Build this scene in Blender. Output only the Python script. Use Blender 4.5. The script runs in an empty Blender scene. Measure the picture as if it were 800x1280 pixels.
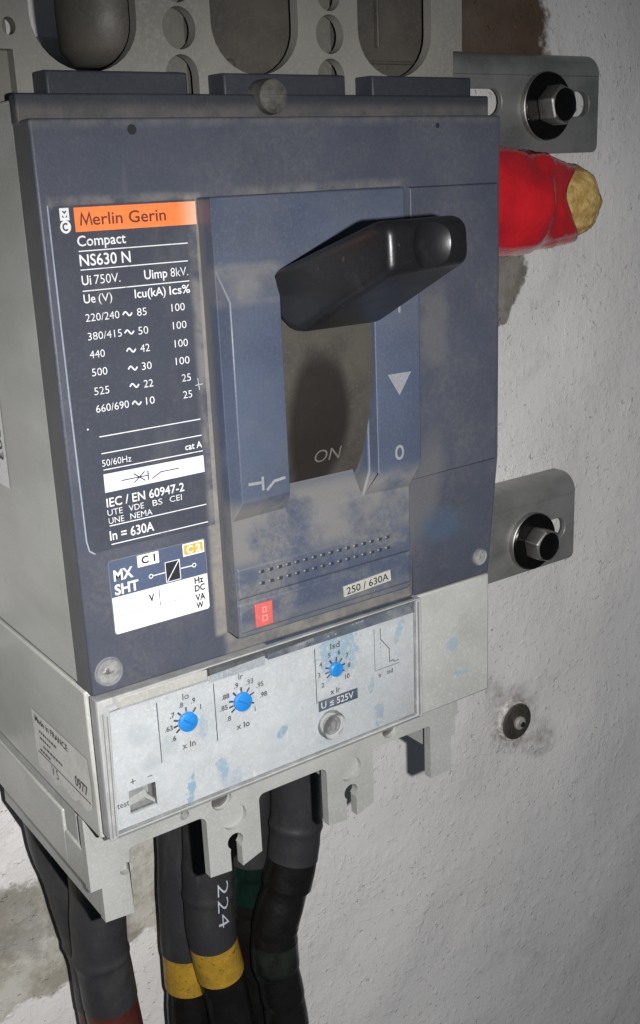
import bpy, bmesh, math, random
from mathutils import Vector, Matrix, noise as mnoise
random.seed(4)
C = bpy.context.scene.collection
SC = bpy.context.scene
PI = math.pi
# Units: the breaker is measured in millimetres: x to the right, d downwards, y into the wall
# (y = 0 is the face of the blue cover).  World = metres.
def V(x, d, y): return Vector((x * .001, y * .001, -d * .001))

# ------------------------------------------------------------------ camera
RX = (0.8147265, 0.04111091, -0.57838623)      # rows: right, down, forward in (x, d, y)
RR = [None, None, None]
Rm = ((0.8147265, 0.04111091, -0.57838623), (-0.2017426, 0.95526062, -0.21628007), (0.54361812, 0.29289425, 0.78656996))
CAM = (-93.82, 14.416, -239.516)
def axis(r): return Vector((r[0], r[2], -r[1]))
right, down, fwd = (axis(r) for r in Rm)
cd = bpy.data.cameras.new('camera'); cam = bpy.data.objects.new('camera', cd); C.objects.link(cam)
m = Matrix((right, -down, -fwd)).transposed().to_4x4(); m.translation = V(*CAM)
cam.matrix_world = m
cd.sensor_fit = 'VERTICAL'; cd.sensor_height = 24; cd.lens = 24 * 1369.3 / 1280
cd.clip_start = .01; cd.clip_end = 50
SC.camera = cam
# ------------------------------------------------------------------ light: the phone's flash beside the lens, weak room light
w = bpy.data.worlds.new('World'); SC.world = w; w.use_nodes = True
w.node_tree.nodes['Background'].inputs[0].default_value = (.75, .85, 1, 1)
w.node_tree.nodes['Background'].inputs[1].default_value = .055
ld = bpy.data.lights.new('flash', 'SPOT'); lo = bpy.data.objects.new('flash', ld); C.objects.link(lo)
ld.energy = 7.6; ld.color = (1, .985, .97); ld.shadow_soft_size = .0022
ld.spot_size = math.radians(110); ld.spot_blend = 1.0
lo.location = V(*CAM) + right * .024 + down * .002
aim = V(165, 275, 60)
lo.rotation_euler = (aim - lo.location).to_track_quat('-Z', 'Y').to_euler()
vs = SC.view_settings; vs.view_transform = 'Standard'; vs.look = 'None'; vs.exposure = 0; vs.gamma = 1

# ------------------------------------------------------------------ materials
class G:
    """small node-expression helper"""
    def __init__(s, m):
        s.t = m.node_tree; s.n = s.t.nodes; s.pos = None
    def put(s, sock, v):
        if isinstance(v, (int, float)): sock.default_value = v
        elif isinstance(v, tuple): sock.default_value = (*v, 1) if len(v) == 3 and sock.type == 'RGBA' else v
        else: s.t.links.new(v, sock)
    def math(s, op, a, b=0., c=None, clamp=False):
        k = s.n.new('ShaderNodeMath'); k.operation = op; k.use_clamp = clamp
        s.put(k.inputs[0], a); s.put(k.inputs[1], b)
        if c is not None: s.put(k.inputs[2], c)
        return k.outputs[0]
    def xyz(s):
        if s.pos is None:
            g = s.n.new('ShaderNodeNewGeometry'); s.geo = g
            p = s.n.new('ShaderNodeSeparateXYZ'); s.t.links.new(g.outputs['Position'], p.inputs[0])
            s.P = g.outputs['Position']
            s.pos = (s.math('MULTIPLY', p.outputs[0], 1000.), s.math('MULTIPLY', p.outputs[2], -1000.), s.math('MULTIPLY', p.outputs[1], 1000.))
        return s.pos
    def step(s, v, a, b):          # 0 below a .. 1 above b (works reversed too)
        k = s.n.new('ShaderNodeMapRange'); k.interpolation_type = 'SMOOTHSTEP'
        s.put(k.inputs[0], v)
        if a <= b: k.inputs[1].default_value, k.inputs[2].default_value, k.inputs[3].default_value, k.inputs[4].default_value = a, b, 0, 1
        else: k.inputs[1].default_value, k.inputs[2].default_value, k.inputs[3].default_value, k.inputs[4].default_value = b, a, 1, 0
        return k.outputs[0]
    def noise(s, scale, detail=4, rough=.55, dist=0, off=(0, 0, 0), stretch=(1, 1, 1)):
        s.xyz()
        mp = s.n.new('ShaderNodeMapping'); s.t.links.new(s.P, mp.inputs[0]); mp.inputs['Location'].default_value = off; mp.inputs['Scale'].default_value = stretch
        k = s.n.new('ShaderNodeTexNoise'); s.t.links.new(mp.outputs[0], k.inputs['Vector'])
        k.inputs['Scale'].default_value = scale; k.inputs['Detail'].default_value = detail; k.inputs['Roughness'].default_value = rough; k.inputs['Distortion'].default_value = dist
        return k.outputs[0]
    def voro(s, scale, feature='F1'):
        s.xyz(); k = s.n.new('ShaderNodeTexVoronoi'); k.feature = feature; s.t.links.new(s.P, k.inputs['Vector']); k.inputs['Scale'].default_value = scale
        return k.outputs['Distance']
    def box(s, x0, x1, d0, d1, soft=1.5):
        x, d, y = s.xyz()
        a = s.math('MULTIPLY', s.step(x, x0 - soft, x0 + soft), s.step(x, x1 + soft, x1 - soft))
        b = s.math('MULTIPLY', s.step(d, d0 - soft, d0 + soft), s.step(d, d1 + soft, d1 - soft))
        return s.math('MULTIPLY', a, b)
    def blob(s, cx, cd_, rx, rd, rot=0, wob=.5, scale=150, edge=.12):
        """ragged ellipse in x/d"""
        x, d, y = s.xyz(); c, q = math.cos(math.radians(rot)), math.sin(math.radians(rot))
        dx = s.math('SUBTRACT', x, cx); dd = s.math('SUBTRACT', d, cd_)
        u = s.math('ADD', s.math('MULTIPLY', dx, c / rx), s.math('MULTIPLY', dd, q / rx))
        v = s.math('ADD', s.math('MULTIPLY', dx, -q / rd), s.math('MULTIPLY', dd, c / rd))
        r = s.math('SQRT', s.math('ADD', s.math('MULTIPLY', u, u), s.math('MULTIPLY', v, v)))
        n = s.math('MULTIPLY', s.math('SUBTRACT', s.noise(scale, 5, .6), .5), 2 * wob)
        return s.step(s.math('ADD', r, n), 1 + edge, 1 - edge)
    def mul(s, *a):
        r = a[0]
        for b in a[1:]: r = s.math('MULTIPLY', r, b)
        return r
    def mx(s, *a):
        r = a[0]
        for b in a[1:]: r = s.math('MAXIMUM', r, b)
        return r
    def mix(s, f, a, b):
        k = s.n.new('ShaderNodeMix'); k.data_type = 'RGBA'
        s.put(k.inputs[0], f); s.put(k.inputs[6], a); s.put(k.inputs[7], b)
        return k.outputs[2]
    def bump(s, h, strength, dist=.001, prev=None):
        k = s.n.new('ShaderNodeBump'); k.inputs['Strength'].default_value = strength; k.inputs['Distance'].default_value = dist
        s.put(k.inputs['Height'], h)
        if prev is not None: s.t.links.new(prev, k.inputs['Normal'])
        return k.outputs[0]

def mat(name, col, rough=.5, metal=0., var=.12, vs=45, bump=.25, bs=1400, bd=.0002, spec=.4, extra=None, coat=0., fine=.1):
    m = bpy.data.materials.new(name); m.use_nodes = True
    g = G(m); b = m.node_tree.nodes['Principled BSDF']
    lo_ = tuple(c * (1 - var) for c in col); hi = tuple(min(1, c * (1 + var)) for c in col)
    base = g.mix(g.step(g.noise(vs, 5, .6), .3, .7), lo_, hi)
    if fine:
        base = g.mix(g.step(g.noise(1100, 3, .7), .45, .75), base, tuple(min(1, c * (1 + 2.2 * fine) + .01 * fine) for c in col))
    rg = g.math('ADD', g.math('MULTIPLY', g.noise(vs * 3, 4, .6), .2), rough - .1)
    if extra:
        r = extra(g, base, rg)
        base = r[0]; rg = r[1] if len(r) > 1 else rg
    g.put(b.inputs['Base Color'], base); g.put(b.inputs['Roughness'], rg)
    b.inputs['Metallic'].default_value = metal; b.inputs['Specular IOR Level'].default_value = spec
    b.inputs['Coat Weight'].default_value = coat; b.inputs['Coat Roughness'].default_value = .15
    if bump: g.put(b.inputs['Normal'], g.bump(g.noise(bs, 3, .6), bump, bd))
    return m

DUST = (.205, .19, .165)
BLUE = (.050, .057, .080)
def cover_dust(g, base, rg):
    n = g.step(g.noise(120, 6, .7), .33, .62)
    n2 = g.step(g.noise(38, 5, .6, off=(3, 1, 0)), .4, .68)
    strip = g.mul(g.box(36.3, 41, 17, 131, .9), g.math('ADD', g.mul(n, .45), .5))
    ledge = g.mul(g.box(44, 106, 15.9, 19, 1.5), g.step(g.xyz()[0], 34, 60), g.math('ADD', g.mul(n, .35), .08))
    ledge2 = g.mul(g.box(2, 40, 16.6, 18.6, .9), n, .5)
    bot = g.mul(g.box(39, 104, 130, 139, 1.5), g.math('ADD', g.mul(n, .45), .3))
    top = g.mul(g.box(-2, 142, -6, 2.0, 1.4), g.math('ADD', g.mul(n, .3), .05), .8)
    rp = g.mul(g.blob(113, 57, 6, 12, 0, .8, 110, .5), .26)
    rp2 = g.mul(g.blob(109, 106, 7, 18, 15, .6, 60, .6), .28)
    haze = g.math('ADD', g.mul(n2, g.math('ADD', g.mul(g.step(g.noise(600, 4, .7), .4, .65), .12), .06)), .025)
    x, d, y = g.xyz(); side = g.mul(g.step(y, .6, 1.2), g.step(y, 12, 10), g.step(d, -1, 1), g.step(x, 1.2, .3), .6)
    base = g.mix(side, base, (.085, .08, .074))
    scr = g.mul(g.step(g.noise(260, 2, .5, stretch=(1, 1, .08)), .68, .75), .1)
    f = g.mx(strip, ledge, ledge2, bot, top, rp, rp2, haze, scr)
    blue = g.mul(g.blob(118, 118, 9, 5, 10, .6, 80, .5), .25)
    return g.mix(blue, g.mix(f, base, DUST), (.05, .12, .2)), g.math('ADD', rg, g.mul(f, .35))
def nose_dust(g, base, rg):
    x, d, y = g.xyz()
    n = g.step(g.noise(75, 6, .62, off=(1.3, .2, .7), stretch=(.7, 1, 1)), .42, .6)
    fine = g.math('ADD', g.mul(g.noise(300, 4, .7), .5), .5)
    low = g.mul(g.box(38, 102, 95.5, 135, 2.2), n, fine, g.math('ADD', g.mul(g.step(g.noise(700, 3, .7), .35, .6), .3), .32))
    low2 = g.mul(g.box(38, 102, 93.5, 111, 3.), g.step(g.noise(55, 5, .6, off=(.4, 2, .1)), .38, .6), .6)
    ledge = g.mul(g.box(39, 60, 34, 43.5, 1.5), g.math('ADD', g.mul(n, .3), .18))
    foot = g.mul(g.box(38, 106, 126, 132, 1.5), g.math('ADD', g.mul(n, .35), .2))
    lside = g.mul(g.step(y, -4.5, -1.), .4)
    haze = g.mul(g.step(g.noise(42, 5, .6, off=(5, 1, 0)), .4, .68), .1)
    f = g.mx(low, low2, ledge, haze, foot, lside)
    return g.mix(f, base, DUST), g.math('ADD', rg, g.mul(f, .35))
M = {}
M['blue'] = mat('blue_grey_plastic', BLUE, .46, var=.08, extra=cover_dust)
M['nose'] = mat('blue_grey_plastic_handled', (.056, .070, .106), .43, var=.1, extra=nose_dust)
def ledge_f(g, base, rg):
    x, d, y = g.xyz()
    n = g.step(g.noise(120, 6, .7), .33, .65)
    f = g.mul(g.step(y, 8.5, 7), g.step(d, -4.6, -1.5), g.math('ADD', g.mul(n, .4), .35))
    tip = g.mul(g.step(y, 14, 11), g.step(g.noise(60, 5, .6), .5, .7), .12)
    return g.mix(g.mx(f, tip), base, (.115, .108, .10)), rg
M['ledge'] = mat('shaded_blue_plastic_ledge', (.029, .032, .042), .55, var=.12, extra=ledge_f)  # blue plastic darkened: light falloff towards the top is put into the colour
def label_f(g, base, rg):
    f = g.mul(g.step(g.noise(60, 5, .6, stretch=(1, 1, .4)), .5, .72), .16)
    e = g.mul(g.box(36.6, 42, 17, 101, 1.1), g.step(g.noise(120, 5, .6), .3, .6), .55)
    return g.mix(g.mx(f, e), base, (.22, .21, .2)), rg
M['label'] = mat('dark_rating_label', (.046, .051, .066), .4, var=.08, bump=.08, extra=label_f)
def worn(g, base, rg):
    f = g.mul(g.step(g.noise(420, 4, .7), .54, .68), .5)
    return g.mix(f, base, (.25, .25, .26)), rg
M['ink_white'] = mat('white_print', (.66, .67, .69), .5, var=.05, bump=0, fine=0, extra=worn)
def fade_or(g, base, rg):
    x, d, y = g.xyz()
    f = g.mul(g.step(x, 33.5, 39.5), .55)
    return g.mix(g.math('ADD', f, g.mul(g.noise(300, 4, .7), .12)), base, (.75, .52, .42)), rg
M['orange'] = mat('orange_label_strip', (.88, .17, .028), .5, var=.06, bump=0, extra=fade_or)
M['ink_brown'] = mat('dark_brown_print', (.1, .035, .022), .5, bump=0, fine=0)
M['pale'] = mat('pale_label_field', (.60, .62, .72), .5, var=.04, bump=0)
def smudge(g, base, rg):
    f = g.mul(g.step(g.noise(130, 5, .65), .5, .72), .22); sc = g.mul(g.step(g.noise(420, 3, .6, stretch=(1, 1, .2)), .69, .74), .35)
    return g.mix(g.mx(f, sc), base, (.42, .41, .39)), rg
M['white'] = mat('white_label_field', (.76, .76, .745), .5, var=.03, bump=0, extra=smudge)
M['mxblue'] = mat('blue_label_field', (.068, .088, .14), .42, var=.06, bump=.05)
M['ink_black'] = mat('black_print', (.02, .021, .026), .5, bump=0, fine=0)
M['ink_grey'] = mat('grey_print', (.16, .165, .17), .5, bump=0, fine=0)
M['yellow_tag'] = mat('yellow_tag', (.55, .33, .03), .5, bump=0)
def grime(g, base, rg):
    x, d, y = g.xyz()
    f = g.mul(g.step(g.noise(35, 6, .62), .45, .7), .3)
    sp = g.mul(g.step(g.noise(260, 4, .6), .66, .74), .35)
    bl = g.mx(g.blob(124, 160, 2.6, 2.2, 0, .6, 300, .2), g.blob(127, 171, 4, .6, 10, .6, 300, .3))
    b2 = g.mix(g.mx(f, sp), base, (.2, .195, .175))
    return g.mix(g.mul(bl, .5), b2, (.2, .32, .42)), rg
M['grey'] = mat('light_grey_plastic', (.36, .367, .352), .42, var=.07, vs=30, extra=grime)
M['greytop'] = mat('light_grey_plastic_dusty', (.195, .191, .172), .6, var=.12, vs=30, extra=grime)
def caseside(g, base, rg):
    x, d, y = g.xyz()
    st = g.mul(g.step(g.noise(16, 5, .6, stretch=(.3, .6, 1.6)), .42, .66), .35)
    sp = g.mul(g.step(g.noise(200, 4, .6), .66, .74), .3)
    return g.mix(g.mx(st, sp), base, (.15, .148, .13)), rg
M['greydark'] = mat('grimy_shaded_grey_plastic', (.13, .127, .112), .65, var=.2, vs=40)  # grime plus the shade of the deep recesses, both put into the colour
M['screwdark'] = mat('dusty_dark_screw', (.07, .067, .06), .7, var=.5, vs=300)
M['case'] = mat('grey_case_plastic', (.42, .425, .395), .33, var=.1, vs=18, spec=.5, extra=caseside)
M['beige'] = mat('beige_plastic_flap', (.34, .338, .315), .5, var=.08)
def plate_f(g, base, rg):
    m1 = g.mul(g.step(g.noise(70, 6, .65), .48, .66), .35)
    base = g.mix(m1, base, (.40, .44, .47))
    sp = g.mul(g.step(g.noise(330, 5, .7), .62, .70), .45)
    base = g.mix(sp, base, (.30, .32, .34))
    scr = g.mul(g.step(g.noise(240, 3, .6, 1.5, stretch=(1, 1, .15)), .69, .73), .3)
    base = g.mix(scr, base, (.85, .86, .86))
    B = lambda *a: g.blob(*a[:5], .95, 420, .1)
    bl = g.mx(B(25.2, 173.3, 1.3, 4.4, 12, .5, 300, .2), g.mul(B(35.2, 170.2, 1.7, 3.8, -14, .5, 300, .2), .8), g.mul(B(38.5, 175, 3.5, 3.2, 0, .6, 260, .3), .35),
              g.mul(B(30.3, 156, 1.4, 3.3, 5, .5, 300, .3), .5), B(55.3, 166.3, 2.4, 1.3, -40, .6, 300, .2), g.mul(B(76.5, 147.5, 7.2, 7.5, 15, .8, 260, .3), .75),
              g.mul(B(88, 162, 1.1, 2.6, 12, .6, 300, .3), .7), g.mul(B(99, 147.3, 1.3, 4.5, 22, .6, 300, .3), .6), g.mul(B(90.5, 173, 1.8, 4.2, 5, .6, 260, .3), .7), g.mul(B(62, 178, 2, 1.4, 0, .6, 300, .3), .6))
    bl = g.mx(bl, g.mul(g.step(g.noise(190, 6, .75, off=(2, 2, 8)), .655, .69), .55))
    gr = g.mul(g.mx(g.blob(11, 152, 4, 3, 0, .6, 200, .4), g.blob(20, 158, 2.5, 3, 0, .6, 220, .4), g.blob(14, 161, 3, 2, 0, .6, 200, .4)), .4)
    base = g.mix(gr, base, (.32, .35, .37))
    bl = g.mul(bl, g.step(g.noise(520, 5, .7, off=(1, 2, 3)), .36, .5))
    return g.mix(g.mul(bl, .8), base, (.15, .30, .42)), rg
M['plate'] = mat('silver_white_faceplate', (.46, .473, .478), .45, var=.07, bump=.15, extra=plate_f)
M['dial'] = mat('bright_blue_dial', (.014, .19, .54), .4, var=.1, bump=.1)
M['dial_dark'] = mat('dial_slot_blue', (.02, .13, .38), .5, bump=0)
def handle_f(g, base, rg):
    f = g.mul(g.step(g.noise(90, 5, .65), .52, .78), .05)
    s2 = g.mul(g.step(g.noise(500, 3, .6), .69, .74), .16)
    return g.mix(g.mx(f, s2), base, (.22, .2, .17)), g.math('ADD', rg, g.mul(f, 1.))
M['handle'] = mat('glossy_black_plastic', (.0075, .0075, .0085), .36, var=.2, spec=.45, bump=.12, extra=handle_f)
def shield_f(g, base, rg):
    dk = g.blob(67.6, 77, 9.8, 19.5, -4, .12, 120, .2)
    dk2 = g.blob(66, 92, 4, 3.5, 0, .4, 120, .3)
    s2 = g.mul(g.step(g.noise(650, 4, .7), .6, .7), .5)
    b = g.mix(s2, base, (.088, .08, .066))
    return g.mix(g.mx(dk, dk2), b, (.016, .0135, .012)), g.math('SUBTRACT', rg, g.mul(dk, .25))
M['shield'] = mat('dusty_brown_shield', (.042, .038, .032), .75, var=.22, vs=90, extra=shield_f)
M['ink_faint'] = mat('faded_grey_print', (.11, .105, .095), .6, bump=0)
M['ink_pillar'] = mat('worn_pale_print', (.20, .21, .23), .6, bump=0, extra=worn)
M['red'] = mat('red_tag_plastic', (.50, .10, .09), .45, bump=.1)
M['zinc'] = mat('zinc_plated_steel', (.42, .41, .39), .5, 1., var=.2, vs=180)
def rail_f(g, base, rg):
    st = g.mul(g.step(g.noise(30, 5, .6, stretch=(.25, 1, 1)), .4, .66), .6)
    return g.mix(st, base, (.42, .42, .40)), g.math('ADD', rg, g.mul(st, .1))
M['rail'] = mat('dull_galvanised_steel', (.27, .272, .265), .45, .45, var=.25, vs=60, extra=rail_f)
M['dark_reflect'] = mat('steel_dark_reflection', (.035, .034, .033), .22, .9, var=.3, vs=120)  # reflection of dark surroundings put into the colour of washer faces and bolt ends
M['sealmetal'] = mat('dull_screw_metal', (.20, .198, .19), .4, .3, var=.6, vs=420, bump=.6, bs=500, bd=.001)
M['anchor'] = mat('grey_brown_washer_steel', (.11, .098, .085), .4, .5, var=.35, vs=200)
M['rust'] = mat('rusty_dark_steel', (.085, .068, .055), .45, .7, var=.35, vs=200)
def dusty(g, base, rg):
    f = g.mul(g.step(g.noise(55, 6, .7, stretch=(1, 1, .45)), .46, .72), .22)
    sc = g.mul(g.step(g.noise(300, 3, .6, stretch=(1, 1, .12)), .68, .74), .22)
    return g.mix(g.mx(f, sc), base, (.13, .125, .115)), rg
M['sleeve'] = mat('dark_grey_heat_shrink', (.032, .032, .035), .48, var=.14, vs=60, spec=.4, bump=.35, bs=250, bd=.0007, extra=dusty)
M['jacket'] = mat('black_cable_sheath', (.0085, .008, .0075), .36, var=.3, vs=120, spec=.35, bump=.5, bs=160, bd=.0012)
def tapey(g, base, rg):
    f = g.mul(g.step(g.noise(230, 5, .7), .59, .66), .7)
    return g.mix(f, base, (.12, .05, .02)), rg
M['tape_yellow'] = mat('yellow_tape', (.42, .25, .03), .38, var=.22, vs=90, bump=.5, bs=140, bd=.0012, extra=tapey)
M['tape_red'] = mat('dark_red_tape', (.085, .021, .016), .45, var=.25, vs=90)
M['tape_green'] = mat('dark_green_tape', (.004, .016, .012), .35, var=.3, vs=90)
M['tape_clear'] = mat('greyish_green_tape', (.013, .016, .013), .28, var=.7, vs=110)
M['red_tape'] = mat('glossy_red_tape', (.60, .014, .022), .17, var=.16, vs=45, bump=.6, bs=90, bd=.0016, spec=.55, fine=.02, coat=.5)
def foam_f(g, base, rg):
    return g.mix(g.step(g.noise(170, 6, .7), .4, .65), base, (.48, .30, .09)), rg
M['foam'] = mat('yellow_foam', (.72, .50, .19), .8, var=.15, vs=160, bump=.7, bs=260, bd=.0012, extra=foam_f)
M['hole'] = mat('dark_hole', (.012, .013, .016), .7, bump=0)
M['vent'] = mat('shadowy_vent', (.026, .027, .032), .7, bump=0)
M['inner'] = mat('dark_brown_insulation', (.075, .069, .06), .5, var=.2, vs=70)
def wall_f(g, base, rg):
    x, d, y = g.xyz()
    rag = g.math('MULTIPLY', g.math('SUBTRACT', g.noise(45, 6, .65), .5), 26.)
    # chipped band of bare plaster, low on the left
    dd = g.math('ADD', d, rag)
    up = g.math('SUBTRACT', dd, g.math('MULTIPLY', x, 0.03)); lowv = g.math('ADD', dd, g.math('MULTIPLY', x, .13))
    bandm = g.mul(g.step(up, 265, 268), g.step(lowv, 323, 320.5), g.step(x, 130, 110))
    plast = g.mix(g.step(g.noise(60, 6, .7), .38, .62), (.36, .335, .27), (.62, .60, .54))
    plast = g.mix(g.mul(g.step(g.noise(28, 4, .5, off=(.3, 0, 2)), .58, .66), .6), plast, (.22, .21, .185))
    c = g.mix(bandm, base, plast)
    # brown bare patch above the upper rail
    xr = g.math('ADD', x, rag); br = g.mul(g.step(xr, 289, 285), g.step(xr, 196, 204), g.step(g.math('ADD', d, g.mul(rag, .3)), -26, -30))
    c = g.mix(br, c, g.mix(g.noise(70, 6, .7), (.055, .036, .022), (.18, .125, .085)))
    gp = g.mx(g.blob(258, 60, 19, 22, 0, .35, 70, .06), g.blob(262, 74, 8, 9, 0, .4, 90, .08))
    c = g.mix(gp, c, g.mix(g.noise(140, 5, .7), (.12, .105, .085), (.30, .27, .23)))
    gp2 = g.mx(g.mul(g.blob(274, 287, 15, 17, 0, .5, 110, .3), .75), g.mul(g.blob(292, 303, 14, 10, 30, .6, 110, .4), .5), g.mul(g.blob(262, 272, 6, 14, -20, .7, 110, .4), .4))
    gp2 = g.mul(gp2, g.step(g.noise(210, 6, .75), .3, .62))
    c = g.mix(gp2, c, (.24, .20, .165))
    sc1 = g.mul(g.step(g.noise(26, 6, .75, .6, off=(7, 0, 2)), .56, .64), .2)
    c = g.mix(sc1, c, (.52, .49, .46))
    sc2 = g.mul(g.step(g.noise(120, 5, .7, off=(1, 0, 9)), .66, .72), .45)
    c = g.mix(sc2, c, (.46, .43, .39))
    specks = g.mul(g.step(g.noise(520, 2, .5), .70, .735), g.step(g.noise(50, 3, .5, off=(0, 0, 4)), .42, .6))
    c = g.mix(g.mul(specks, .75), c, (.12, .11, .10))
    streak = g.mul(g.step(g.noise(9, 5, .6), .45, .75), .16)
    c = g.mix(streak, c, (.55, .54, .53))
    g.bandm = g.mx(bandm, br, gp)
    return c, rg
wm = mat('rough_white_paint', (.86, .842, .828), .6, var=.04, vs=12, bump=0, extra=wall_f, fine=.03)
g = G(wm); b = wm.node_tree.nodes['Principled BSDF']
patchy = g.math('ADD', g.mul(g.step(g.noise(17, 4, .6, off=(3, 0, 0)), .38, .62), .8), .35)
n1 = g.bump(g.mul(g.noise(75, 6, .66, .3, stretch=(1, 1, .8)), patchy), .24, .003)
n2 = g.bump(g.step(g.noise(230, 4, .6, off=(2, 0, 1)), .56, .74), .34, .001, n1)
n2 = g.bump(g.step(g.noise(150, 4, .6, .8, off=(4, 0, 1), stretch=(1.3, 1, .5)), .6, .68), .2, .0009, n2)
n3 = g.bump(g.mul(g.noise(420, 5, .7), patchy), .36, .0009, n2)
n3 = g.bump(g.step(g.noise(300, 3, .6, off=(5, 5, 5)), .27, .34), .6, .0013, n3)
g.put(b.inputs['Normal'], n3); b.inputs['Specular IOR Level'].default_value = .35
M['wall'] = wm
def clear_mat(name, dirty):
    m = bpy.data.materials.new(name); m.use_nodes = True; g = G(m); nt = m.node_tree
    nt.nodes.remove(nt.nodes['Principled BSDF']); out = nt.nodes['Material Output']
    tr = nt.nodes.new('ShaderNodeBsdfTransparent'); tr.inputs[0].default_value = (.97, .975, .98, 1)
    gl = nt.nodes.new('ShaderNodeBsdfGlossy'); gl.inputs['Roughness'].default_value = .07
    df = nt.nodes.new('ShaderNodeBsdfDiffuse'); df.inputs[0].default_value = (.55, .56, .56, 1)
    a = nt.nodes.new('ShaderNodeMixShader'); b_ = nt.nodes.new('ShaderNodeMixShader')
    fr = nt.nodes.new('ShaderNodeFresnel'); fr.inputs[0].default_value = 1.35
    nt.links.new(fr.outputs[0], a.inputs[0]); nt.links.new(tr.outputs[0], a.inputs[1]); nt.links.new(gl.outputs[0], a.inputs[2])
    f = g.math('ADD', g.mul(g.step(g.noise(160, 6, .7), .4, .72), .12 + dirty * .2), .015 + dirty)
    nt.links.new(f, b_.inputs[0]); nt.links.new(a.outputs[0], b_.inputs[1]); nt.links.new(df.outputs[0], b_.inputs[2])
    nt.links.new(b_.outputs[0], out.inputs[0])
    return m
M['pane'] = clear_mat('clear_plastic_pane', .0)
M['clear_rim'] = clear_mat('cloudy_clear_plastic', .42)
M['seal'] = clear_mat('clear_seal_plastic', .16)

# ------------------------------------------------------------------ objects
ROOT = {}
def thing(name, label, cat, base, group=None):
    o = bpy.data.objects.new(name, None); C.objects.link(o); o.empty_display_size = .01
    o.location = V(*base); o['label'] = label; o['category'] = cat
    if group: o['group'] = group
    return o
def top(o):
    while o.parent: o = o.parent
    return o
def origin(o):
    return top(o).location.copy()
def finish(me, name, material, parent, bevel=0, seg=2, smooth=35, base=None, sub=0):
    off = origin(parent) if parent else (V(*base) if base else Vector())
    me.transform(Matrix.Translation(-off))
    me.materials.clear(); me.materials.append(material); me.name = name
    o = bpy.data.objects.new(name, me); C.objects.link(o)
    if parent: o.parent = parent
    else: o.location = off
    if smooth:
        for p in me.polygons: p.use_smooth = True
        me.set_sharp_from_angle(angle=math.radians(smooth))
    if bevel:
        bv = o.modifiers.new('bevel', 'BEVEL'); bv.width = bevel * .001; bv.segments = seg; bv.limit_method = 'ANGLE'; bv.angle_limit = math.radians(32)
        bv.harden_normals = False
    return o
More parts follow.
